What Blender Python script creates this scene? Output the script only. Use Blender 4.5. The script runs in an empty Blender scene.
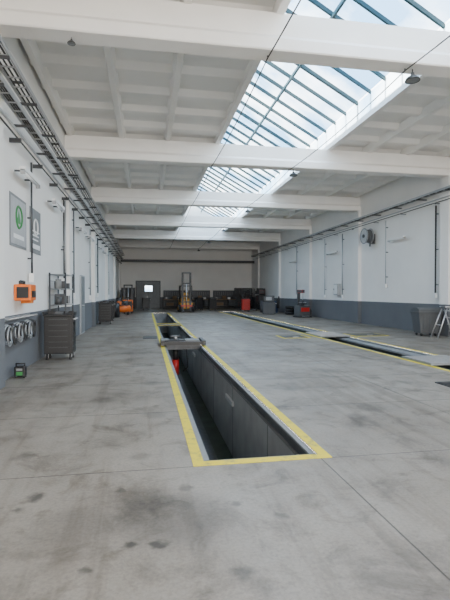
import bpy, bmesh, math, random
from mathutils import Vector, Matrix
random.seed(4)
scn = bpy.context.scene
col = scn.collection
scn.view_settings.view_transform = 'AgX'
scn.view_settings.exposure = 1.5

# ------------------------------------------------------------ materials
def mat(name, c, rough=0.6, metal=0.0, nscale=6.0, namt=0.08, bump=0.0):
    m = bpy.data.materials.new(name); m.use_nodes = True
    nt = m.node_tree; b = nt.nodes['Principled BSDF']
    b.inputs['Roughness'].default_value = rough
    b.inputs['Metallic'].default_value = metal
    tc = nt.nodes.new('ShaderNodeTexCoord')
    n = nt.nodes.new('ShaderNodeTexNoise'); n.inputs['Scale'].default_value = nscale
    n.inputs['Detail'].default_value = 5
    nt.links.new(tc.outputs['Object'], n.inputs['Vector'])
    r = nt.nodes.new('ShaderNodeValToRGB')
    r.color_ramp.elements[0].position = 0.3; r.color_ramp.elements[1].position = 0.7
    r.color_ramp.elements[0].color = tuple(max(0, v*(1-namt)) for v in c)+(1,)
    r.color_ramp.elements[1].color = tuple(min(1, v*(1+namt)) for v in c)+(1,)
    nt.links.new(n.outputs['Fac'], r.inputs['Fac'])
    nt.links.new(r.outputs['Color'], b.inputs['Base Color'])
    if bump:
        bp = nt.nodes.new('ShaderNodeBump'); bp.inputs['Strength'].default_value = bump
        bp.inputs['Distance'].default_value = 0.02
        nt.links.new(n.outputs['Fac'], bp.inputs['Height'])
        nt.links.new(bp.outputs['Normal'], b.inputs['Normal'])
    return m

M = {}
M['roof']  = mat('ceiling_paint', (0.84,0.82,0.785), 0.8, nscale=0.9, namt=0.04, bump=0.1)
M['beam']  = mat('beam_paint', (0.85,0.83,0.80), 0.75, nscale=1.5, namt=0.03, bump=0.1)
M['steel'] = mat('galvanised_steel', (0.42,0.43,0.44), 0.45, 0.7, nscale=12)
M['dsteel']= mat('dark_steel', (0.07,0.073,0.078), 0.5, 0.4, nscale=10, namt=0.2)
M['black'] = mat('black_plastic', (0.012,0.012,0.013), 0.45, nscale=8, namt=0.2)
M['rubber']= mat('rubber', (0.02,0.02,0.02), 0.8, nscale=20, namt=0.2)
M['frame'] = mat('skylight_frame', (0.02,0.05,0.055), 0.5, 0.2, nscale=4)
M['orange']= mat('orange_paint', (0.75,0.16,0.02), 0.45)
M['red']   = mat('red_paint', (0.50,0.02,0.015), 0.4)
M['yel']   = mat('machine_yellow', (0.70,0.33,0.02), 0.45)
M['green'] = mat('green_paint', (0.03,0.22,0.05), 0.5)
M['blue']  = mat('blue_paint', (0.03,0.07,0.20), 0.5)
M['white'] = mat('white_enamel', (0.8,0.8,0.79), 0.4, namt=0.02)
M['gplas'] = mat('grey_plastic', (0.08,0.085,0.09), 0.6, nscale=6)
M['lgrey'] = mat('light_grey_panel', (0.40,0.41,0.42), 0.6)
M['mgrey'] = mat('mid_grey_panel', (0.20,0.21,0.215), 0.6)
M['alu']   = mat('aluminium', (0.6,0.6,0.61), 0.35, 0.8)
M['wood']  = mat('bench_wood', (0.20,0.13,0.07), 0.7, nscale=9, namt=0.2)
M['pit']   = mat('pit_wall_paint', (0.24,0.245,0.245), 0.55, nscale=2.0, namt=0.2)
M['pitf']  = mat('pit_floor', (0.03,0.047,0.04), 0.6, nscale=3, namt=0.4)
M['pseam'] = mat('pit_panel_seam', (0.13,0.133,0.135), 0.6)
M['tube']  = mat('lamp_diffuser', (0.8,0.81,0.82), 0.4, namt=0.01)
M['cable'] = mat('cable_black', (0.035,0.035,0.035), 0.7)

def yellow_tape():
    m = bpy.data.materials.new('yellow_line_paint'); m.use_nodes=True
    nt=m.node_tree; b=nt.nodes['Principled BSDF']; b.inputs['Roughness'].default_value=0.6
    tc=nt.nodes.new('ShaderNodeTexCoord')
    n=nt.nodes.new('ShaderNodeTexNoise'); n.inputs['Scale'].default_value=7; n.inputs['Detail'].default_value=9; n.inputs['Roughness'].default_value=0.75
    r=nt.nodes.new('ShaderNodeValToRGB')
    e=r.color_ramp.elements; e[0].position=0.36; e[0].color=(0.34,0.29,0.09,1)
    e[1].position=0.50; e[1].color=(0.70,0.56,0.012,1)
    nt.links.new(tc.outputs['Object'],n.inputs['Vector']); nt.links.new(n.outputs['Fac'],r.inputs['Fac'])
    nt.links.new(r.outputs['Color'],b.inputs['Base Color'])
    return m
M['tape']=yellow_tape()

def wall_mat(name,k):
    m = bpy.data.materials.new(name); m.use_nodes=True
    nt=m.node_tree; N=nt.nodes; L=nt.links; b=N['Principled BSDF']; b.inputs['Roughness'].default_value=0.8
    tc=N.new('ShaderNodeTexCoord'); sp=N.new('ShaderNodeSeparateXYZ'); L.new(tc.outputs['Object'],sp.inputs[0])
    n=N.new('ShaderNodeTexNoise'); n.inputs['Scale'].default_value=0.8; n.inputs['Detail'].default_value=6
    L.new(tc.outputs['Object'],n.inputs['Vector'])
    w=N.new('ShaderNodeValToRGB'); w.color_ramp.elements[0].position=.3; w.color_ramp.elements[1].position=.7
    w.color_ramp.elements[0].color=(.78*k,.765*k,.74*k,1); w.color_ramp.elements[1].color=(.84*k,.825*k,.795*k,1)
    L.new(n.outputs['Fac'],w.inputs['Fac'])
    g=N.new('ShaderNodeValToRGB'); g.color_ramp.elements[0].color=(.10,.108,.118,1); g.color_ramp.elements[1].color=(.155,.163,.175,1)
    L.new(n.outputs['Fac'],g.inputs['Fac'])
    gt=N.new('ShaderNodeMath'); gt.operation='GREATER_THAN'; gt.inputs[1].default_value=1.1; L.new(sp.outputs['Z'],gt.inputs[0])
    mx=N.new('ShaderNodeMix'); mx.data_type='RGBA'
    L.new(gt.outputs[0],mx.inputs['Factor']); L.new(g.outputs['Color'],mx.inputs[6]); L.new(w.outputs['Color'],mx.inputs[7])
    L.new(mx.outputs[2],b.inputs['Base Color'])
    return m
M['wall']=wall_mat('painted_wall',1.0)

def floor_mat():
    m = bpy.data.materials.new('stained_concrete'); m.use_nodes=True
    nt=m.node_tree; N=nt.nodes; L=nt.links; b=N['Principled BSDF']
    tc=N.new('ShaderNodeTexCoord'); co=tc.outputs['Object']
    def noise(s,d=6,r=.55,dist=0.0,vec=None):
        n=N.new('ShaderNodeTexNoise'); n.inputs['Scale'].default_value=s; n.inputs['Detail'].default_value=d
        n.inputs['Roughness'].default_value=r; n.inputs['Distortion'].default_value=dist; L.new(vec or co,n.inputs['Vector']); return n.outputs['Fac']
    def ramp(f,stops):
        r=N.new('ShaderNodeValToRGB'); e=r.color_ramp.elements
        e[0].position=stops[0][0]; e[0].color=stops[0][1]+(1,); e[1].position=stops[-1][0]; e[1].color=stops[-1][1]+(1,)
        for p,c in stops[1:-1]:
            x=e.new(p); x.color=c+(1,)
        L.new(f,r.inputs['Fac']); return r.outputs['Color']
    def mul(a,bb,f=1.0):
        x=N.new('ShaderNodeMix'); x.data_type='RGBA'; x.blend_type='MULTIPLY'; x.inputs['Factor'].default_value=f
        L.new(a,x.inputs[6]); L.new(bb,x.inputs[7]); return x.outputs[2]
    base=ramp(noise(.35,8,.6,.4),[(.3,(.215,.184,.150)),(.5,(.28,.245,.203)),(.7,(.345,.308,.262))])
    mid=ramp(noise(1.7,9,.72,.5),[(.34,(.52,.50,.48)),(.5,(.92,.92,.92)),(.68,(1.0,1.0,1.0))])
    fine=ramp(noise(40,4,.7),[(.3,(.74,.74,.74)),(.6,(1,1,1))])
    st=ramp(noise(2.6,5,.6,.8),[(.57,(1,1,1)),(.66,(.70,.68,.65)),(.78,(.38,.35,.32))])
    mp=N.new('ShaderNodeMapping'); mp.inputs['Scale'].default_value=(2.4,.16,1); L.new(co,mp.inputs['Vector'])
    ty=ramp(noise(1.5,5,.6,.3,mp.outputs[0]),[(.53,(1,1,1)),(.63,(.78,.76,.74)),(.8,(.62,.60,.58))])
    c=mul(mul(mul(mul(base,mid),fine),st),ty)
    wn=N.new('ShaderNodeTexNoise'); wn.inputs['Scale'].default_value=9; wn.inputs['Detail'].default_value=4; L.new(co,wn.inputs['Vector'])
    wv=N.new('ShaderNodeVectorMath'); wv.operation='SCALE'; wv.inputs['Scale'].default_value=0.16; L.new(wn.outputs['Color'],wv.inputs[0])
    wa=N.new('ShaderNodeVectorMath'); wa.operation='ADD'; L.new(co,wa.inputs[0]); L.new(wv.outputs[0],wa.inputs[1])
    spots=[(-.80,3.49,.07,.34),(-.88,3.30,.05,.4),(-.09,2.72,.055,.30),(.08,2.69,.05,.30),(-.32,2.51,.04,.4),(.18,3.02,.42,.64),
           (.62,3.12,.05,.5),(-.45,3.0,.3,.78),(.9,2.9,.05,.5),(-1.1,4.4,.12,.62),(2.9,5.5,.22,.72),(3.4,8.2,.3,.72),(-.6,6.5,.2,.7),(2.6,3.6,.18,.78),(.5,2.35,.07,.52),(-.6,2.2,.12,.62),(1.9,2.4,.1,.68),
           (-.2,3.5,.05,.5),(.3,3.45,.06,.55),(-1.3,3.1,.1,.6),(-.05,4.2,.1,.68),(.0,3.3,.2,.74),(.1,5.6,.16,.7),(.1,7.6,.2,.7),(2.2,6.8,.2,.72)]
    for (x,y,r,k) in spots:
        d=N.new('ShaderNodeVectorMath'); d.operation='DISTANCE'; L.new(wa.outputs[0],d.inputs[0]); d.inputs[1].default_value=(x+.08,y+.08,.08)
        mr=N.new('ShaderNodeMapRange'); mr.interpolation_type='SMOOTHSTEP'; mr.inputs['From Min'].default_value=r*.4; mr.inputs['From Max'].default_value=r*1.3
        mr.inputs['To Min'].default_value=k; mr.inputs['To Max'].default_value=1.0; L.new(d.outputs['Value'],mr.inputs['Value'])
        c=mul(c,mr.outputs['Result'])
    sp=N.new('ShaderNodeSeparateXYZ'); L.new(co,sp.inputs[0])
    def line(sock,pos,w):
        a=N.new('ShaderNodeMath'); a.operation='SUBTRACT'; L.new(sock,a.inputs[0]); a.inputs[1].default_value=pos
        q=N.new('ShaderNodeMath'); q.operation='ABSOLUTE'; L.new(a.outputs[0],q.inputs[0])
        mr=N.new('ShaderNodeMapRange'); mr.inputs['From Min'].default_value=w*.5; mr.inputs['From Max'].default_value=w
        mr.inputs['To Min'].default_value=.34; mr.inputs['To Max'].default_value=1; L.new(q.outputs[0],mr.inputs['Value']); return mr.outputs['Result']
    jm=None
    for s,p,w in [('X',1.56,.008),('X',3.7,.010),('X',8.6,.014),('Y',3.86,.008),('Y',5.7,.011),('Y',7.6,.015),('Y',9.4,.017),('Y',11.4,.02),('Y',15.4,.026),('Y',20.2,.03),('Y',25.,.04),('Y',30,.04),('Y',0,.01)]:
        l=line(sp.outputs[s],p,w); c=mul(c,l)
        if jm is None: jm=l
        else:
            q=N.new('ShaderNodeMath'); q.operation='MINIMUM'; L.new(jm,q.inputs[0]); L.new(l,q.inputs[1]); jm=q.outputs[0]
    L.new(c,b.inputs['Base Color'])
    rr=ramp(noise(1.2,5),[(.3,(.36,.36,.36)),(.7,(.58,.58,.58))]); L.new(rr,b.inputs['Roughness'])
    bp=N.new('ShaderNodeBump'); bp.inputs['Strength'].default_value=.5; bp.inputs['Distance'].default_value=.01
    L.new(jm,bp.inputs['Height'])
    bp2=N.new('ShaderNodeBump'); bp2.inputs['Strength'].default_value=.12; bp2.inputs['Distance'].default_value=.01
    L.new(noise(14,6,.6),bp2.inputs['Height']); L.new(bp.outputs['Normal'],bp2.inputs['Normal'])
    L.new(bp2.outputs['Normal'],b.inputs['Normal'])
    return m
M['floor']=floor_mat()

def glass_mat():
    m=bpy.data.materials.new('skylight_glass'); m.use_nodes=True; nt=m.node_tree; N=nt.nodes; L=nt.links
    N.remove(N['Principled BSDF']); out=N['Material Output']
    t=N.new('ShaderNodeBsdfTransparent'); g=N.new('ShaderNodeBsdfGlossy'); g.inputs['Roughness'].default_value=.1
    tc=N.new('ShaderNodeTexCoord'); n=N.new('ShaderNodeTexNoise'); n.inputs['Scale'].default_value=.5; n.inputs['Detail'].default_value=4
    r=N.new('ShaderNodeValToRGB'); r.color_ramp.elements[0].position=.40; r.color_ramp.elements[1].position=.62
    r.color_ramp.elements[0].color=(.13,.26,.42,1); r.color_ramp.elements[1].color=(.58,.66,.72,1)
    L.new(tc.outputs['Object'],n.inputs['Vector']); L.new(n.outputs['Fac'],r.inputs['Fac']); L.new(r.outputs['Color'],t.inputs['Color'])
    mx=N.new('ShaderNodeMixShader'); mx.inputs[0].default_value=.06
    L.new(t.outputs[0],mx.inputs[1]); L.new(g.outputs[0],mx.inputs[2]); L.new(mx.outputs[0],out.inputs['Surface'])
    return m
M['glass']=glass_mat()

# ------------------------------------------------------------ mesh builder
class B:
    def __init__(s,name): s.name=name; s.bm=bmesh.new(); s.mats=[]
    def mi(s,k):
        if k not in s.mats: s.mats.append(k)
        return s.mats.index(k)
    def _tag(s,faces,k,smooth=False):
        i=s.mi(k)
        for f in faces: f.material_index=i; f.smooth=smooth
    def box(s,x0,x1,y0,y1,z0,z1,k,rot=None,bev=0):
        ret=bmesh.ops.create_cube(s.bm,size=1)
        vs=ret['verts']; c=Vector(((x0+x1)/2,(y0+y1)/2,(z0+z1)/2))
        for v in vs:
            p=Vector((v.co.x*(x1-x0),v.co.y*(y1-y0),v.co.z*(z1-z0)))
            if rot is not None: p=rot@p
            v.co=p+c
        fs=set(f for v in vs for f in v.link_faces)
        if bev:
            es=list(set(e for v in vs for e in v.link_edges))
            r=bmesh.ops.bevel(s.bm,geom=es,offset=bev,segments=2,affect='EDGES',profile=.5)
            fs=set(f for f in fs if f.is_valid)|set(r['faces'])
        s._tag(fs,k); return s
    def cyl(s,p0,p1,r,k,seg=12,r2=None,caps=True):
        p0=Vector(p0); p1=Vector(p1); d=p1-p0
        ret=bmesh.ops.create_cone(s.bm,cap_ends=caps,segments=seg,radius1=r,radius2=r if r2 is None else r2,depth=d.length)
        q=d.to_track_quat('Z','Y').to_matrix()
        for v in ret['verts']: v.co=q@v.co+(p0+p1)/2
        fs=set(f for v in ret['verts'] for f in v.link_faces); s._tag(fs,k)
        for f in fs:
            if len(f.verts)==4: f.smooth=True
        return s
    def tube(s,pts,r,k,seg=8):
        for a,b in zip(pts[:-1],pts[1:]): s.cyl(a,b,r,k,seg)
        return s
    def torus(s,c,R,r,axis,k,n=28,m=8,sx=1,sz=1):
        c=Vector(c); q=Vector(axis).normalized().to_track_quat('Z','Y').to_matrix(); g=[]
        for i in range(n):
            a=2*math.pi*i/n; ring=[]
            for j in range(m):
                t=2*math.pi*j/m; rr=R+r*math.cos(t)
                ring.append(s.bm.verts.new(q@Vector((rr*math.cos(a)*sx,rr*math.sin(a)*sz,r*math.sin(t)))+c))
            g.append(ring)
        fs=[s.bm.faces.new((g[i][j],g[(i+1)%n][j],g[(i+1)%n][(j+1)%m],g[i][(j+1)%m])) for i in range(n) for j in range(m)]
        s._tag(fs,k,True); return s
    def prism(s,prof,axis,a,b,k):
        def P(u,v,t): return {'Y':(u,t,v),'X':(t,u,v),'Z':(u,v,t)}[axis]
        A=[s.bm.verts.new(P(u,v,a)) for u,v in prof]; Bv=[s.bm.verts.new(P(u,v,b)) for u,v in prof]
        n=len(prof); fs=[s.bm.faces.new(A),s.bm.faces.new(Bv[::-1])]
        for i in range(n): fs.append(s.bm.faces.new((A[i],Bv[i],Bv[(i+1)%n],A[(i+1)%n])))
        s._tag(fs,k); return s
    def quad(s,pts,k):
        f=s.bm.faces.new([s.bm.verts.new(p) for p in pts]); s._tag([f],k); return s
    def done(s,loc=(0,0,0),rz=0,bevel=0,recalc=True):
        if recalc: bmesh.ops.recalc_face_normals(s.bm,faces=s.bm.faces)
        me=bpy.data.meshes.new(s.name); s.bm.to_mesh(me); s.bm.free()
        for k in s.mats: me.materials.append(M[k])
        o=bpy.data.objects.new(s.name,me); col.objects.link(o); o.location=loc; o.rotation_euler=(0,0,rz)
        if bevel:
            m=o.modifiers.new('bevel','BEVEL'); m.width=bevel; m.segments=2; m.limit_method='ANGLE'
        return o

XL,XR=-2.37,10.4
Y0,Y1=-6.0,44.0
SYE=34.3
ZB,ZC=5.54,6.2
ZW=ZC+.22
SX0,SX1=2.3,5.85
P1=(.51,1.56,3.97,34.0); P2=(5.80,6.85,3.97,36.0)

# ------------------------------------------------------------ floor
b=B('floor')
xs=[XL-.3,P1[0],P1[1],P2[0],P2[1],XR+.3]; ys=[Y0-10,P1[2],34.0,36.0,Y1+.3]
for i in range(5):
    for j in range(4):
        if i==1 and j==1: continue
        if i==3 and j in(1,2): continue
        b.quad([(xs[i],ys[j],0),(xs[i+1],ys[j],0),(xs[i+1],ys[j+1],0),(xs[i],ys[j+1],0)],'floor')
bmesh.ops.remove_doubles(b.bm,verts=b.bm.verts,dist=.001)
b.done(recalc=False)

def pit(P,depth=1.5):
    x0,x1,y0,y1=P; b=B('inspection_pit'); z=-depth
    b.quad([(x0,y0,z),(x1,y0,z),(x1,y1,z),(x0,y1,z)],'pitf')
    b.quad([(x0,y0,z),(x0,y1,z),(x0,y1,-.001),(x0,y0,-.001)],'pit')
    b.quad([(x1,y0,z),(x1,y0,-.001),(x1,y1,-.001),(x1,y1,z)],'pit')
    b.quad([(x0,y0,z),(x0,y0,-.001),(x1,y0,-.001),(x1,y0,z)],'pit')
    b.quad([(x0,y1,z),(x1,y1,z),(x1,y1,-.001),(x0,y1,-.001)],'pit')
    for s,x in((1,x0),(-1,x1)):
        b.box(min(x,x+s*.05),max(x,x+s*.05),y0,y1,-.035,-.012,'mgrey')
        b.box(min(x,x+s*.015),max(x,x+s*.015),y0,y1,-.16,-.035,'dsteel')
        b.box(min(x,x+s*.035),max(x,x+s*.035),y0+.1,y1-.1,-.19,-.17,'pseam')
        y=y0+1.7
        while y<y1:
            b.box(min(x,x+s*.006),max(x,x+s*.006),y,y+.015,z,-.2,'pseam'); y+=2.4
        y=y0+4.0
        while y<y1:
            b.box(min(x,x+s*.04),max(x,x+s*.04),y,y+.7,-.55,-.47,'lgrey'); y+=6.4
    b.box(x0,x1,y0,y0+.045,-.035,-.012,'mgrey')
    b.box(x0+.3,x1-.3,y0+.4,y1-.4,z,z+.03,'dsteel')
    b.done()
    t=B('yellow_floor_marking'); w=.1
    t.box(x0-w-.01,x0-.01,y0-w-.01,y1+w,.0005,.004,'tape'); t.box(x1+.01,x1+w+.01,y0-w-.01,y1+w,.0005,.004,'tape')
    t.box(x0-.01,x1+.01,y0-w-.01,y0-.01,.0005,.004,'tape'); t.box(x0-.01,x1+.01,y1+.01,y1+w,.0005,.004,'tape')
    t.done()
pit(P1); pit(P2)

# ------------------------------------------------------------ walls
b=B('wall_left'); b.box(XL-.25,XL,Y0-.25,Y1+.25,0,ZW,'wall'); b.done()
b=B('wall_right'); b.box(XR,XR+.25,Y0-.25,Y1+.25,0,ZW,'wall'); b.done()
b=B('wall_back')
DX0,DX1,DZ=-.9,1.3,2.6
b.box(XL,DX0,Y1,Y1+.25,0,ZW,'wall'); b.box(DX1,XR,Y1,Y1+.25,0,ZW,'wall'); b.box(DX0,DX1,Y1,Y1+.25,DZ,ZW,'wall')
b.done()
b=B('door_1')
WX0,WX1=-.1,.6
b.box(DX0,DX1,Y1+.08,Y1+.14,0,1.65,'mgrey'); b.box(DX0,DX1,Y1+.08,Y1+.14,2.2,DZ,'mgrey')
b.box(DX0,WX0,Y1+.08,Y1+.14,1.65,2.2,'mgrey'); b.box(WX1,DX1,Y1+.08,Y1+.14,1.65,2.2,'mgrey')
b.box(.19,.22,Y1+.06,Y1+.08,0,1.65,'dsteel'); b.box(.1,.14,Y1+.02,Y1+.08,1.0,1.2,'alu')
b.quad([(WX0,Y1+.11,1.65),(WX1,Y1+.11,1.65),(WX1,Y1+.11,2.2),(WX0,Y1+.11,2.2)],'glass')
b.done()
b=B('trim_1')
b.box(DX0-.08,DX0,Y1-.04,Y1,0,DZ+.08,'dsteel'); b.box(DX1,DX1+.08,Y1-.04,Y1,0,DZ+.08,'dsteel'); b.box(DX0,DX1,Y1-.04,Y1,DZ,DZ+.08,'dsteel'); b.done()
b=B('wall_front')
b.box(XL,XL+.6,Y0-.25,Y0,0,ZW,'wall'); b.box(XR-.6,XR,Y0-.25,Y0,0,ZW,'wall'); b.box(XL+.6,XR-.6,Y0-.25,Y0,5.3,ZW,'wall'); b.done()

BY=[.8,7.5,14.2,20.9,27.6,34.3,41.0,-5.7]
for y in BY:
    b=B('pilaster'); b.box(XL,XL+.14,y-.22,y+.22,0,ZB,'wall'); b.done()
    b=B('pilaster'); b.box(XR-.16,XR,y-.24,y+.24,0,ZB,'wall'); b.done()
    b=B('roof_beam')
    prof=[(y-.2,ZB+.02),(y-.18,ZB),(y+.18,ZB),(y+.2,ZB+.02),(y+.2,ZB+.2),(y+.13,ZB+.28),(y+.13,ZC),(y-.13,ZC),(y-.13,ZB+.28),(y-.2,ZB+.2)]
    b.prism(prof,'X',XL,XR,'beam')
    b.done()

# ------------------------------------------------------------ ceiling
b=B('ceiling')
def section(x0,x1,ribs,ya,yb):
    b.box(x0,x1,ya,yb,ZC+.2,ZC+.34,'roof')
    for x in ribs:
        b.prism([(x-.06,ZC-.02),(x+.06,ZC-.02),(x+.12,ZC+.21),(x-.12,ZC+.21)],'Y',ya,yb,'roof')
    y=Y0+.4
    while y<yb-.3:
        if y>ya+.3: b.prism([(y-.09,ZC+.09),(y+.09,ZC+.09),(y+.26,ZC+.205),(y-.26,ZC+.205)],'X',x0,x1,'roof')
        y+=1.117
YA,YB=Y0-.25,Y1+.25
section(XL-.25,SX0-.12,[-2.22,-.72,.68],YA,YB)
section(SX1+.12,XR+.25,[7.35,8.75,10.15],YA,YB)
section(SX0,SX1,[3.4,4.75],SYE+.02,YB)  # roof slab added past the skylight's end to keep the far end darker
b.box(SX0-.14,SX0,YA,YB,ZC-.02,ZC+.62,'roof')
b.box(SX1,SX1+.14,YA,YB,ZC-.02,ZC+.62,'roof')
for y in(Y0-.25,SYE-.1): b.prism([(SX0,ZC),(SX1,ZC),(SX1,ZC+.62),(SX0+.4,ZC+2.6),(SX0,ZC+2.5)],'Y',y,y+.15,'roof')
b.done()

RX,RZ=SX0+.45,8.55; EZ=ZC+.62
b=B('skylight_frame')
y=Y0
i=0
while y<SYE-.1:
    w=.028 if i%6 else .045
    b.prism([(RX,RZ-.09),(SX1,EZ-.07),(SX1,EZ+.02),(RX,RZ+.02)],'Y',y-w,y+w,'frame')
    b.prism([(SX0,EZ),(SX0+.07,EZ),(RX+.02,RZ),(RX-.07,RZ)],'Y',y-w,y+w,'frame')
    y+=.745; i+=1
b.box(RX-.07,RX+.07,Y0,SYE-.1,RZ-.1,RZ+.08,'frame')
b.box(SX0,SX0+.08,Y0,SYE-.1,EZ-.04,EZ+.06,'frame')
for t in(.45,):
    x=RX+(SX1-RX)*t; z=RZ+(EZ-RZ)*t; b.box(x-.03,x+.03,Y0,SYE-.1,z-.11,z-.03,'frame')
b.done()
b=B('window_1')
b.quad([(RX,Y0,RZ+.03),(SX1,Y0,EZ+.03),(SX1,SYE-.1,EZ+.03),(RX,SYE-.1,RZ+.03)],'glass')
b.quad([(SX0,Y0,EZ+.03),(RX,Y0,RZ+.03),(RX,SYE-.1,RZ+.03),(SX0,SYE-.1,EZ+.03)],'glass')
b.done(recalc=False)

# ------------------------------------------------------------ cable trays
def tray(name,x0,x1,z,wallx,s,ya=-4,yb=42.6):
    b=B(name)
    b.box(x0,x0+.02,ya,yb,z,z+.08,'steel'); b.box(x1-.02,x1,ya,yb,z,z+.08,'steel')
    y=ya+.2
    while y<yb: b.box(x0,x1,y,y+.03,z,z+.015,'steel'); y+=.35
    for i in range(3):
        x=x0+.05+i*(x1-x0-.1)/2.2
        b.cyl((x,ya,z+.03),(x,yb,z+.03),.014,'cable',6)
    y=ya+1
    while y<yb:
        b.box(wallx,x1,y,y+.04,z-.04,z,'dsteel')
        y+=1.675
    return b.done()
tray('cable_tray',XL+.16,XL+.42,4.95,XL,1)
tray('cable_tray',XL+.16,XL+.34,4.55,XL,1)
b=B('conduit_run')
for z,r,x in((5.36,.03,.2),(5.25,.02,.2),(4.32,.022,.17),(4.2,.015,.17)):
    b.cyl((XL+x,-4,z),(XL+x,42.6,z),r,'steel' if z>4.25 else 'cable',8)
y=-3.2
while y<42.5:
    b.box(XL,XL+.2,y,y+.03,4.16,4.24,'dsteel'); b.box(XL,XL+.24,y,y+.03,5.2,5.24,'dsteel'); y+=1.675
b.done()
b=B('cable_tray')
b.box(XR-.4,XR-.38,-4,42.6,5.02,5.1,'steel'); b.box(XR-.2,XR-.18,-4,42.6,5.02,5.1,'steel')
y=-4
while y<42.5: b.box(XR-.4,XR-.18,y,y+.03,5.02,5.035,'steel'); y+=.4
y=-3
while y<42.5: b.box(XR-.42,XR,y,y+.04,4.97,5.01,'dsteel'); y+=1.675
b.cyl((XR-.3,-4,5.05),(XR-.3,42.6,5.05),.02,'cable',6); b.cyl((XR-.24,-4,5.06),(XR-.24,42.6,5.06),.02,'cable',6)
b.done()
b=B('conduit_run')
b.cyl((XR-.2,-4,4.82),(XR-.2,42.5,4.82),.022,'steel',8); b.cyl((XR-.2,-4,4.72),(XR-.2,42.5,4.72),.015,'cable',8)
y=-3
while y<42: b.box(XR-.23,XR,y,y+.03,4.68,4.7,'dsteel'); y+=2.2
b.done()
def drop(x,y,z0,z1,r,k,wx):
    b=B('drop_conduit'); b.cyl((x,y,z0),(x,y,z1),r,k,8)
    for z in(z0+.3,(z0+z1)/2,z1-.3): b.box(min(x,wx),max(x,wx),y-.03,y+.03,z-.015,z+.015,'dsteel')
    b.box(x-.05,x+.05,y-.06,y+.06,z0-.18,z0,'white'); return b.done()
for y,z0,r,k in((9.75,1.9,.02,'dsteel'),(13.6,1.5,.03,'steel'),(13.4,1.3,.018,'cable'),(15.2,1.5,.02,'dsteel'),(19.5,1.4,.025,'steel'),(22.5,1.5,.03,'dsteel'),(29.,1.4,.03,'steel')):
    drop(XL+.08,y,z0,4.15,r,k,XL)
for y,z0,r,k in((14.75,1.5,.03,'cable'),(18.2,1.9,.015,'steel'),(22.6,1.4,.03,'steel'),(30,1.4,.03,'steel'),(25,1.4,.02,'steel')):
    drop(XR-.1,y,z0,4.65,r,k,XR)

def tube_lamp(x,y,z,s,L=1.2):
    b=B('tube_lamp')
    b.box(x-.05,x+.05,-L/2+y,L/2+y,z-.02,z+.05,'white'); b.cyl((x,y-L/2+.03,z-.04),(x,y+L/2-.03,z-.04),.025,'tube',10)
    b.box(x-.04,x+.04,y-L/2,y-L/2+.04,z-.08,z,'lgrey'); b.box(x-.04,x+.04,y+L/2-.04,y+L/2,z-.08,z,'lgrey')
    wx=XL if s<0 else XR
    for dy in(-.35,.35): b.box(min(x,wx),max(x,wx),y+dy-.015,y+dy+.015,z+.01,z+.04,'dsteel')
    b.done()
for y in(9.2,12,16.5,19,23.5,26): tube_lamp(XL+.2,y,3.72,-1)
for y in(17.2,23.8,30.6): tube_lamp(XR-.2,y,3.75,1)

# ------------------------------------------------------------ lamps on the beams + suspension wires
def dome(x,y,s=1.0):
    b=B('pendant_lamp'); z=0
    b.cyl((0,0,0),(0,0,z-.12),.014,'cable',6)
    b.cyl((0,0,z-.2),(0,0,z-.1),.07,'gplas',14,.04)
    prof=[(.07,-.2),(.13,-.22),(.19,-.27),(.21,-.33)]
    for (r1,a),(r2,c) in zip(prof[:-1],prof[1:]): b.cyl((0,0,z+c),(0,0,z+a),r2,'gplas',20,r1,caps=False)
    b.cyl((0,0,z-.325),(0,0,z-.31),.2,'mgrey',20)
    b.torus((0,0,-.33),.205,.012,(0,0,1),'black',24,6)
    o=b.done((x,y,ZB),recalc=False); o.scale=(s,s,s)
for y in BY[1:7]: dome(4.75,y,.62)
dome(-1.15,7.5,.3)
for x,z in((4.6,ZB-.04),(2.05,ZB-.04)):
    b=B('suspension_wire')
    for a,c in zip(sorted(BY)[:-1],sorted(BY)[1:]):
        pts=[]
        for i in range(9):
            t=i/8; pts.append((x,a+(c-a)*t,z-.1*4*t*(1-t)))
        b.tube(pts,.011,'cable',6)
    for y in BY: b.cyl((x,y,z-.01),(x,y,ZB),.01,'cable',6)
    b.done()

# ------------------------------------------------------------ left wall objects
def poster(y0,y1,z0,z1,kind):
    b=B('wall_banner'); x=XL+.012
    b.box(XL+.002,x,y0,y1,z0,z1,'mgrey'); x2=x+.004
    cy=(y0+y1)/2; cz=z0+(z1-z0)*.6
    if kind==0:
        b.box(x,x2,y0+.05,y1-.05,z0+.05,z1-.05,'lgrey')
        b.torus((x2,cy,cz),.2,.025,(1,0,0),'green',24,4,); b.prism([(cy-.14,cz-.12),(cy+.14,cz-.12),(cy,cz+.14)],'X',x2,x2+.004,'green')
        b.box(x2,x2+.003,y0+.2,y1-.2,z0+.16,z0+.24,'white')
    else:
        b.box(x,x2,y0+.1,y1-.1,z0+.1,z0+.2,'white'); b.torus((x2,cy,cz),.17,.02,(1,0,0),'white',24,4)
        for i in range(3): b.box(x,x2,y0+.15,y1-.25+.05*i,z0+.28+.09*i,z0+.31+.09*i,'white')
    b.done()
poster(8.5,9.6,2.35,3.3,0); poster(9.9,10.85,2.35,3.3,1)
b=B('wall_charger_box')
b.box(XL+.002,XL+.3,8.72,9.12,1.36,1.66,'orange',bev=.02); b.box(XL+.06,XL+.26,8.70,8.73,1.41,1.61,'black'); b.box(XL+.3,XL+.31,8.78,9.06,1.42,1.54,'black')
b.cyl((XL+.1,8.8,1.66),(XL+.1,8.8,1.72),.03,'black'); b.cyl((XL+.1,9.04,1.66),(XL+.1,9.04,1.72),.03,'black'); b.cyl((XL+.1,8.8,1.72),(XL+.1,9.04,1.72),.015,'black')
b.box(XL+.002,XL+.2,9.2,9.36,1.3,1.5,'yel',bev=.01)
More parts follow.
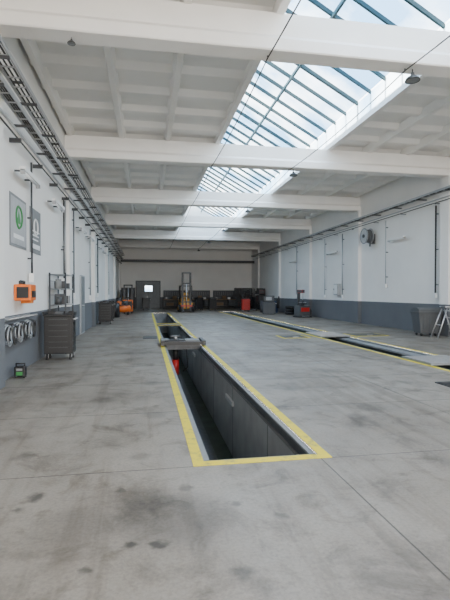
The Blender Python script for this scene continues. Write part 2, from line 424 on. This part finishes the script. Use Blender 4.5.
b.done()
b=B('hose_rack')
b.box(XL+.002,XL+.04,7.78,9.75,1.02,1.08,'steel')
for i,y in enumerate((8.0,8.3,8.65,9.0,9.35,9.65)):
    b.cyl((XL+.03,y,1.05),(XL+.2,y,1.07),.014,'steel',8)
    for j in range(3):
        b.torus((XL+.07+.035*j,y,.82-.02*j),.145+.008*j,.014,(1,.12*(j-1),0),'cable' if i%2 else 'steel',26,7,sx=1.5,sz=1.0)
b.done()
b=B('battery_charger')
b.box(-.09,.09,-.08,.08,.02,.2,'black',bev=.015); b.box(-.05,.05,-.085,-.078,.05,.11,'green'); b.box(-.05,.05,-.09,-.08,.13,.17,'mgrey')
b.cyl((-.07,0,.2),(-.07,0,.24),.012,'black'); b.cyl((.07,0,.2),(.07,0,.24),.012,'black'); b.cyl((-.08,0,.245),(.08,0,.245),.012,'black')
for x in(-.07,.07):
    for y in(-.05,.05): b.cyl((x,y,0),(x,y,.03),.015,'rubber')
b.done((-2.2,8.5,0))
def tool_cart(loc,rz=0,c='black'):
    b=B('tool_trolley')
    b.box(-.31,.31,-.22,.22,.14,.98,c,bev=.015)
    for i in range(6):
        z=.2+i*.125; h=.105
        b.box(-.27,.27,-.235,-.22,z,z+h,c); b.box(-.2,.2,-.25,-.235,z+h-.025,z+h-.016,'gplas')
        b.box(.31,.322,-.17,.17,z,z+h-.02,'black')
    b.box(-.33,.33,-.24,.24,.98,1.02,'black',bev=.01)
    b.box(-.33,-.3,-.24,.24,1.02,1.08,'black'); b.box(.3,.33,-.24,.24,1.02,1.08,'black'); b.box(-.33,.33,.21,.24,1.02,1.08,'black')
    b.cyl((.36,-.18,.92),(.36,.18,.92),.015,'alu'); b.cyl((.31,-.17,.92),(.37,-.17,.92),.012,'alu'); b.cyl((.31,.17,.92),(.37,.17,.92),.012,'alu')
    b.box(-.1,.06,-.05,.1,1.02,1.07,'gplas'); b.cyl((.15,0,1.02),(.15,0,1.11),.035,'gplas')
    for x in(-.25,.25):
        for y in(-.17,.17):
            b.cyl((x-.02,y,.065),(x+.02,y,.065),.065,'rubber',16); b.box(x-.035,x-.025,y-.02,y+.02,.06,.14,'steel'); b.box(x+.025,x+.035,y-.02,y+.02,.06,.14,'steel')
    return b.done(loc,rz)
tool_cart((-1.93,10.75,0))
tool_cart((-1.98,24.6,0)); tool_cart((-1.95,22.6,0))
b=B('wire_rack')
y0,y1=11.6,12.7; x0,x1=XL+.05,XL+.42
for x in(x0,x1):
    for y in(y0,y1): b.cyl((x,y,0),(x,y,2.0),.02,'dsteel',8)
for z in(.25,.75,1.2,1.6,1.96):
    for x in(x0,x1): b.cyl((x,y0,z),(x,y1,z),.014,'steel',6)
    for i in range(12): y=y0+(y1-y0)*i/11; b.cyl((x0,y,z),(x1,y,z),.008,'steel',6)
    if z<1.9:
        for i in range(5):
            y=y0+.12+.21*i; h=[.16,.24,.2,.28,.14][(i+int(z*10))%5]; k=['gplas','mgrey','black','white','dsteel'][(i+int(z*4))%5]
            if (i+int(z*7))%3: b.cyl(((x0+x1)/2,y,z+.012),((x0+x1)/2,y,z+h),.07,k,14)
            else: b.box(x0+.06,x1-.06,y-.08,y+.08,z+.012,z+h,k,bev=.01)
for z in(.5,1.0,1.45,1.8): b.cyl((x0,y0,z),(x0,y1,z),.008,'steel',6)
b.done()
b=B('door_2')
b.box(XL+.002,XL+.05,17.0,18.0,0,2.15,'lgrey'); b.box(XL+.05,XL+.06,17.05,17.95,.05,2.1,'mgrey'); b.cyl((XL+.06,17.15,1.05),(XL+.12,17.15,1.05),.015,'alu'); b.cyl((XL+.12,17.15,1.05),(XL+.12,17.3,1.05),.012,'alu')
b.done()

b=B('pallet_stacker')
b.box(-.35,.35,-.1,.4,.15,1.0,'orange',bev=.04); b.box(-.3,.3,-.15,-.1,.3,.9,'black')
for x in(-.28,.28):
    b.box(x-.05,x+.05,.42,.54,.08,2.1,'dsteel'); b.box(x-.08,x+.08,.55,1.6,.05,.12,'dsteel'); b.cyl((x-.04,1.5,.05),(x+.04,1.5,.05),.05,'rubber')
b.box(-.33,.33,.42,.54,2.02,2.12,'dsteel'); b.box(-.33,.33,.43,.53,1.1,1.18,'dsteel'); b.cyl((0,.47,.1),(0,.47,1.9),.03,'alu')
b.tube([(0,-.1,.8),(0,-.45,1.15)],.025,'black'); b.cyl((-.15,-.45,1.17),(.15,-.45,1.17),.02,'black')
for x in(-.25,.25): b.cyl((x-.03,.1,.09),(x+.03,.1,.09),.09,'rubber',16)
b.done((-1.3,33.5,0))
b=B('air_compressor')
b.cyl((-.5,0,.42),(.5,0,.42),.24,'orange',24)
b.cyl((-.58,0,.42),(-.5,0,.42),.12,'orange',24,.24); b.cyl((.5,0,.42),(.58,0,.42),.24,'orange',24,.12)
b.box(-.4,.4,-.16,.16,.65,.69,'dsteel'); b.box(-.35,-.05,-.13,.13,.69,.95,'black',bev=.02); b.cyl((.05,0,.84),(.35,0,.84),.12,'gplas',18)
b.torus((-.2,-.17,.85),.2,.025,(0,1,0),'black',24,6); b.cyl((-.2,0,.95),(-.2,0,1.12),.07,'mgrey',14)
for x in(-.38,.38):
    b.cyl((x-.03,-.2,.09),(x+.03,-.2,.09),.09,'rubber',16); b.cyl((x-.03,.2,.09),(x+.03,.2,.09),.09,'rubber',16); b.box(x-.02,x+.02,-.18,.18,.09,.24,'dsteel')
b.tube([(.6,0,.5),(.75,0,.85)],.018,'black'); b.done((-1.6,31.5,0),.2)

b=B('forklift')
b.box(-.5,.5,.25,1.6,.25,.75,'yel',bev=.05); b.box(-.5,.5,1.25,1.85,.3,1.15,'black',bev=.08); b.box(-.45,.45,.5,1.3,.75,1.0,'yel',bev=.04)
b.box(-.22,.22,.75,1.2,1.0,1.1,'black',bev=.03); b.box(-.22,.22,1.12,1.22,1.1,1.55,'black',bev=.03)
for x in(-.45,.45):
    b.tube([(x,.4,.75),(x,.5,2.05),(x,1.45,2.05),(x,1.6,1.1)],.035,'black')
for i in range(5): b.box(-.45,.45,.5+.22*i,.56+.22*i,2.03,2.08,'black')
b.cyl((0,.5,1.0),(0,.38,1.25),.02,'black'); b.torus((0,.38,1.27),.15,.015,(0,-.4,.9),'black',20,6)
for x in(-.3,.3):
    b.box(x-.07,x+.07,.05,.17,.1,3.1,'black'); b.box(x-.06,x+.06,-.95,.02,.06,.11,'dsteel'); b.box(x-.06,x+.06,-.03,.03,.06,.7,'dsteel')
for z in(1.2,2.2,3.02): b.box(-.35,.35,.06,.16,z,z+.09,'dsteel')
b.box(-.45,.45,-.04,.03,.45,.55,'red'); b.box(-.45,.45,-.04,.03,.75,.85,'dsteel'); b.cyl((0,.1,.2),(0,.1,2.2),.04,'alu')
for x in(-.5,.5):
    for y,r in((.35,.3),(1.5,.26)):
        b.cyl((x-.1,y,r),(x+.1,y,r),r,'rubber',20); b.cyl((x-.11,y,r),(x+.11,y,r),r*.5,'yel',14)
b.done((3.1,35.0,0))

# pit jack
b=B('pit_jack')
x0,x1=P1[0],P1[1]; cx=(x0+x1)/2-.2
b.box(x0-.09,x1+.09,12.65,12.77,.045,.13,'black'); b.box(x0-.09,x1+.09,13.35,13.47,.045,.13,'black')
b.box(x0+.05,x1-.05,12.77,13.35,-.1,.05,'dsteel'); b.box(cx-.25,cx+.25,12.85,13.3,.05,.16,'black',bev=.02)
b.box(x1-.45,x1-.05,12.8,13.3,.13,.16,'mgrey'); b.box(x0-.08,cx-.2,12.9,13.3,.14,.17,'mgrey')
for x in(x0-.05,x1+.05):
    b.box(x-.05,x+.05,12.6,13.52,.04,.16,'black')
    for y in(12.72,13.4): b.cyl((x-.03,y,.045),(x+.03,y,.045),.04,'steel',14)
b.cyl((cx,13.06,-.42),(cx,13.06,-.1),.08,'black',18); b.cyl((cx,13.06,-.85),(cx,13.06,-.42),.10,'red',20); b.cyl((cx,13.06,-.92),(cx,13.06,-.85),.07,'dsteel',18)
b.cyl((cx,13.06,.16),(cx,13.06,.24),.05,'alu'); b.box(cx-.14,cx+.14,13.0,13.12,.24,.27,'dsteel')
b.tube([(cx+.3,12.8,-.1),(cx+.32,12.75,-.6),(cx+.2,12.9,-.75)],.015,'rubber')
b.done()
b=B('pit_cross_platform')
b.box(P1[0]-.02,P1[1]+.02,20.5,21.6,.005,.04,'dsteel'); b.box(P1[0]-.02,P1[1]+.02,20.5,20.54,.04,.055,'tape'); b.box(P1[0]-.02,P1[1]+.02,21.56,21.6,.04,.055,'tape'); b.done()

for y0,y1 in((14.4,15.9),(8.4,9.5)):
    b=B('pit_cover')
    b.box(P2[0]-.02,P2[1]+.02,y0,y1,.005,.05,'mgrey')
    n=int((y1-y0)/.15)
    for i in range(n): b.box(P2[0],P2[1],y0+.05+.15*i,y0+.09+.15*i,.05,.06,'steel')
    b.done()
b=B('pit_edge_rail')
for x,w in((P2[0]+.06,.14),(P2[1]-.36,.3)): b.box(x,x+w,4.1,35.8,-.09,-.04,'mgrey')
b.done()
def hatch(x0,x1,y0,y1):
    b=B('floor_hatch'); b.box(x0,x1,y0,y1,.0005,.012,'dsteel'); w=.08
    b.box(x0-w,x0,y0-w,y1+w,.0005,.006,'tape'); b.box(x1,x1+w,y0-w,y1+w,.0005,.006,'tape'); b.box(x0,x1,y0-w,y0,.0005,.006,'tape'); b.box(x0,x1,y1,y1+w,.0005,.006,'tape')
    b.box((x0+x1)/2-.1,(x0+x1)/2+.1,y0+.1,y0+.14,.012,.03,'steel'); b.done()
hatch(4.55,5.35,14.4,15.2); hatch(7.2,8.3,14.6,15.5)
b=B('steel_floor_plate'); b.box(4.75,5.5,6.2,6.8,.0005,.015,'dsteel'); b.box(4.78,5.47,6.23,6.77,.015,.02,'black'); b.done()
b=B('steel_floor_plate'); b.box(-.1,.36,14.9,15.7,.0005,.015,'gplas'); b.box(-.06,.32,14.94,15.66,.015,.02,'dsteel'); b.done()

# ------------------------------------------------------------ right side objects
b=B('tyre_changer')
b.box(-.4,.4,-.3,.35,0.0,.72,'gplas',bev=.03); b.box(-.45,.45,-.35,.4,.0,.06,'black'); b.cyl((0,0,.72),(0,0,.84),.12,'dsteel'); b.cyl((0,0,.84),(0,0,.88),.3,'black',24)
for a in range(4):
    t=a*math.pi/2; r=Matrix.Rotation(t,3,'Z'); c=r@Vector((.2,0,0)); b.box(c.x-.05,c.x+.05,c.y-.04,c.y+.04,.88,.93,'steel')
b.box(-.08,.08,.35,.52,.3,1.7,'black',bev=.02); b.box(-.1,.1,-.1,.5,1.5,1.7,'red',bev=.02); b.cyl((0,-.03,1.0),(0,-.03,1.75),.025,'alu'); b.box(-.06,.06,-.1,.02,.98,1.04,'dsteel')
b.box(.4,.47,-.1,.25,.2,.65,'black'); b.torus((.5,.1,.32),.27,.05,(1,0,0),'rubber'); b.box(-.3,.3,-.31,-.3,.35,.6,'red')
for x in(-.25,-.08,.1): b.box(x,x+.08,-.5,-.3,.06,.1,'steel')
b.done((9.55,26.7,0),math.radians(15))
b=B('tyre_stack')
for i in range(3): b.torus((0,0,.1+.2*i),.26,.1,(0,0,1),'rubber',30,10)
for i in range(3): b.cyl((0,0,.04+.2*i),(0,0,.16+.2*i),.17,'alu',20)
b.done((9.9,30.2,0))
b=B('waste_container')
def frust(z0,z1,w0,d0,w1,d1,k):
    A=[b.bm.verts.new((sx*w0/2,sy*d0/2,z0)) for sx,sy in((-1,-1),(1,-1),(1,1),(-1,1))]
    C=[b.bm.verts.new((sx*w1/2,sy*d1/2,z1)) for sx,sy in((-1,-1),(1,-1),(1,1),(-1,1))]
    fs=[b.bm.faces.new(A[::-1]),b.bm.faces.new(C)]+[b.bm.faces.new((A[i],A[(i+1)%4],C[(i+1)%4],C[i])) for i in range(4)]
    b._tag(fs,k)
frust(.1,.82,.62,.5,.8,.66,'gplas'); b.box(-.43,.43,-.36,.36,.8,.86,'gplas',bev=.015)
b.prism([(-.36,.86),(.36,.86),(.34,.9),(.1,.99),(-.15,1.0),(-.34,.93)],'X',-.42,.42,'gplas')
for x in(-.2,0,.2): b.box(x-.03,x+.03,-.325,-.29,.2,.78,'gplas')
for x in(-.25,.25):
    for y in(-.18,.18): b.cyl((x-.02,y,.06),(x+.02,y,.06),.06,'rubber',14); b.box(x-.01,x+.01,y-.02,y+.02,.06,.12,'steel')
b.done((9.7,14.4,0),math.radians(-8),bevel=.006)
b=B('step_ladder')
for s in(-1,1):
    b.cyl((s*.25,-.35,0.01),(s*.18,0,1.05),.022,'alu'); b.cyl((s*.25,.4,0.01),(s*.18,.03,1.05),.02,'alu')
for i in range(1,5):
    t=i/4.6; y=-.35+.35*t; b.box(-.25+.06*t,.25-.06*t,y-.06,y+.06,1.05*t-.012,1.05*t+.012,'alu')
b.box(-.22,.22,-.15,.12,1.03,1.06,'alu'); b.cyl((-.22,.25,.45),(.22,.25,.45),.012,'alu')
b.done((9.76,13.4,0),math.radians(80))
b=B('exhaust_hose_reel')
x,y,z=XR-.35,19.4,4.12
b.cyl((x-.16,y,z),(x-.14,y,z),.36,'lgrey',28); b.cyl((x+.14,y,z),(x+.16,y,z),.36,'lgrey',28); b.cyl((x-.14,y,z),(x+.14,y,z),.12,'steel',20)
for i in range(4): b.torus((x-.1+.066*i,y,z),.26,.045,(1,0,0),'gplas',26,8)
b.torus((x-.16,y,z),.34,.02,(1,0,0),'mgrey',26,6)
b.box(x+.16,XR-.002,y-.08,y+.08,z-.35,z+.1,'dsteel'); b.cyl((x-.2,y,z),(x-.16,y,z),.08,'dsteel'); b.tube([(x,y-.26,z),(x,y-.29,z-.35),(x,y-.26,z-.5)],.035,'gplas')
b.done()
b=B('electrical_cabinet'); b.box(XR-.2,XR-.002,23.0,23.5,1.4,2.0,'lgrey',bev=.01); b.box(XR-.21,XR-.2,23.04,23.46,1.44,1.96,'white'); b.box(XR-.23,XR-.21,23.4,23.44,1.65,1.75,'black'); b.done()
def drum(loc,k):
    b=B('oil_drum'); b.cyl((0,0,.0),(0,0,.88),.29,k,28)
    for z in(.015,.3,.58,.87): b.torus((0,0,z),.29,.014,(0,0,1),k,28,6)
    b.cyl((.15,0,.88),(.15,0,.9),.04,'steel'); b.cyl((0,0,.88),(0,0,.881),.26,'dsteel'); b.done(loc)
drum((9.6,33.2,0),'blue'); drum((9.0,33.9,0),'gplas'); drum((-1.9,28.5,0),'black')
def bench(loc,rz=0,L=2.2):
    b=B('workbench'); b.box(-L/2,L/2,-.35,.35,.84,.9,'wood')
    for x in(-L/2+.06,L/2-.06):
        for y in(-.3,.3): b.box(x-.03,x+.03,y-.03,y+.03,0,.84,'dsteel')
    b.box(-L/2+.06,L/2-.06,-.3,.3,.25,.28,'dsteel'); b.box(L/2-.7,L/2-.1,-.33,.3,.3,.82,'gplas'); b.box(-L/2+.06,L/2-.06,.3,.32,.1,.84,'black')
    for i in range(3): b.box(L/2-.66,L/2-.14,-.345,-.33,.35+.15*i,.47+.15*i,'dsteel')
    b.box(-L/2+.2,-L/2+.42,-.2,0,.9,1.05,'dsteel',bev=.02); b.box(-L/2+.24,-L/2+.38,-.32,-.2,.98,1.08,'steel')
    b.box(-.2,.2,-.1,.2,.9,1.25,'black',bev=.02); b.box(.35,.6,-.05,.2,.9,1.08,'white'); b.cyl((.8,.1,.9),(.8,.1,1.2),.07,'gplas')
    # tool board with rail above the bench
    b.box(-L/2+.05,L/2-.05,.32,.35,1.1,1.75,'dsteel')
    for i in range(9):
        x=-L/2+.25+i*(L-.5)/8; b.cyl((x,.3,1.25+.05*(i%3)),(x,.3,1.62),.018,'mgrey',6)
    for x in(-L/2+.1,L/2-.1): b.box(x-.02,x+.02,.32,.35,.9,1.75,'dsteel')
    b.box(-L/2+.3,-.1,-.25,.2,.28,.6,'mgrey',bev=.02); b.done(loc,rz)
for x in(2.7,5.1,7.5): bench((x,43.3,0))
bench((-1.8,39.5,0),math.radians(90))
def shelf(loc,rz=0,seed=0,H=2.1,W=.9):
    b=B('storage_shelf')
    for x in(-W,W):
        for y in(-.25,.25): b.box(x-.025,x+.025,y-.025,y+.025,0,H,'dsteel')
    b.box(-W,W,.26,.28,.1,H,'gplas')
    cols=['gplas','gplas','black','lgrey','dsteel','dsteel','mgrey','red','mgrey']; random.seed(seed)
    z=.2
    while z<H:
        b.box(-W,W,-.28,.28,z,z+.04,'dsteel'); x=-W+.08
        while x<W-.3:
            w=random.uniform(.18,.4); h=random.uniform(.2,.5); b.box(x,x+w-.03,-.2,.2,z+.04,z+.04+h,random.choice(cols),bev=.01); x+=w
        z+=.6
    b.done(loc,rz)
shelf((9.5,43.5,0),0,1,2.0); shelf((-1.65,43.5,0),0,7,2.0,.6)
shelf((10.0,39.2,0),math.radians(-90),2,1.9)
tool_cart((7.9,35.5,0),0,'red'); tool_cart((4.5,38.8,0),.3,'black'); tool_cart((5.6,38.2,0),.1,'black'); tool_cart((.0,40.2,0),.1,'black')
b=B('wheel_balancer')
b.box(-.45,.45,-.25,.3,0,.85,'gplas',bev=.04); b.box(-.4,.4,.15,.3,.85,1.3,'black',bev=.03); b.box(-.2,.2,.14,.15,.98,1.22,'lgrey')
b.cyl((.45,0,.75),(.7,0,.75),.025,'alu'); b.torus((.62,0,.75),.27,.09,(1,0,0),'rubber',26,8); b.cyl((.57,0,.75),(.67,0,.75),.19,'alu',20)
b.torus((.7,.05,.85),.42,.03,(1,0,0),'black',26,6); b.done((8.6,31.0,0),-.2)
b=B('engine_crane')
for s in(-1,1): b.tube([(0,0,.12),(s*.45,-1.3,.1)],.04,'gplas'); b.cyl((s*.45-.03,-1.3,.06),(s*.45+.03,-1.3,.06),.06,'rubber')
b.cyl((0,.05,.1),(0,.1,1.55),.06,'gplas'); b.tube([(0,.1,1.55),(0,-1.1,1.85)],.05,'gplas'); b.cyl((0,.05,.6),(0,-.5,1.66),.035,'black'); b.cyl((0,-1.1,1.83),(0,-1.1,1.4),.01,'steel'); b.torus((0,-1.1,1.36),.04,.012,(0,1,0),'steel',14,6)
for s in(-1,1): b.cyl((s*.2-.03,.15,.06),(s*.2+.03,.15,.06),.06,'rubber')
b.box(-.25,.25,.0,.2,.08,.16,'gplas'); b.done((8.3,38.2,0),.4)
b=B('crane_rail'); b.box(XL+.002,XR-.002,42.75,42.9,4.38,4.42,'dsteel'); b.box(XL+.002,XR-.002,42.8,42.84,4.42,4.58,'dsteel'); b.box(XL+.002,XR-.002,42.75,42.9,4.58,4.62,'dsteel'); b.done()

# ------------------------------------------------------------ light: sky through roof light and open gate, low sun on the roof light
w=bpy.data.worlds.new('sky'); scn.world=w; w.use_nodes=True; nt=w.node_tree; N=nt.nodes; L=nt.links
bg=N['Background']; bg.inputs['Strength'].default_value=5.2
tc=N.new('ShaderNodeTexCoord'); sp=N.new('ShaderNodeSeparateXYZ'); L.new(tc.outputs['Generated'],sp.inputs[0])
r=N.new('ShaderNodeValToRGB'); r.color_ramp.elements[0].position=.0; r.color_ramp.elements[0].color=(1.0,.93,.84,1)
r.color_ramp.elements[1].position=.9; r.color_ramp.elements[1].color=(.82,.85,.92,1); L.new(sp.outputs['Z'],r.inputs['Fac'])
L.new(r.outputs['Color'],bg.inputs['Color'])
def portal(name,loc,rot,sx,sy):
    l=bpy.data.lights.new(name,'AREA'); l.shape='RECTANGLE'; l.size=sx; l.size_y=sy; l.cycles.is_portal=True
    o=bpy.data.objects.new(name,l); col.objects.link(o); o.location=loc; o.rotation_euler=rot
portal('skylight_portal',((SX0+SX1)/2,(Y0+SYE)/2,ZC+.5),(0,0,0),SX1-SX0,SYE-Y0)
portal('gate_portal',((XL+XR)/2,Y0-.1,2.65),(math.radians(90),0,0),XR-XL-1.2,5.3)
sl=bpy.data.lights.new('sun','SUN'); sl.energy=22; sl.angle=math.radians(1); sl.color=(1,.95,.88)
so=bpy.data.objects.new('sun',sl); col.objects.link(so); so.location=(-20,10,12)
e=math.radians(9); so.rotation_euler=Vector((math.cos(e),0,-math.sin(e))).to_track_quat('-Z','Y').to_euler()

cd=bpy.data.cameras.new('camera'); co=bpy.data.objects.new('camera',cd); col.objects.link(co); scn.camera=co
cd.sensor_fit='VERTICAL'; cd.sensor_height=36; cd.lens=27.06; cd.clip_end=200
co.location=(0,0,1.5); co.rotation_euler=(math.radians(90-.89),0,math.radians(-9.93))
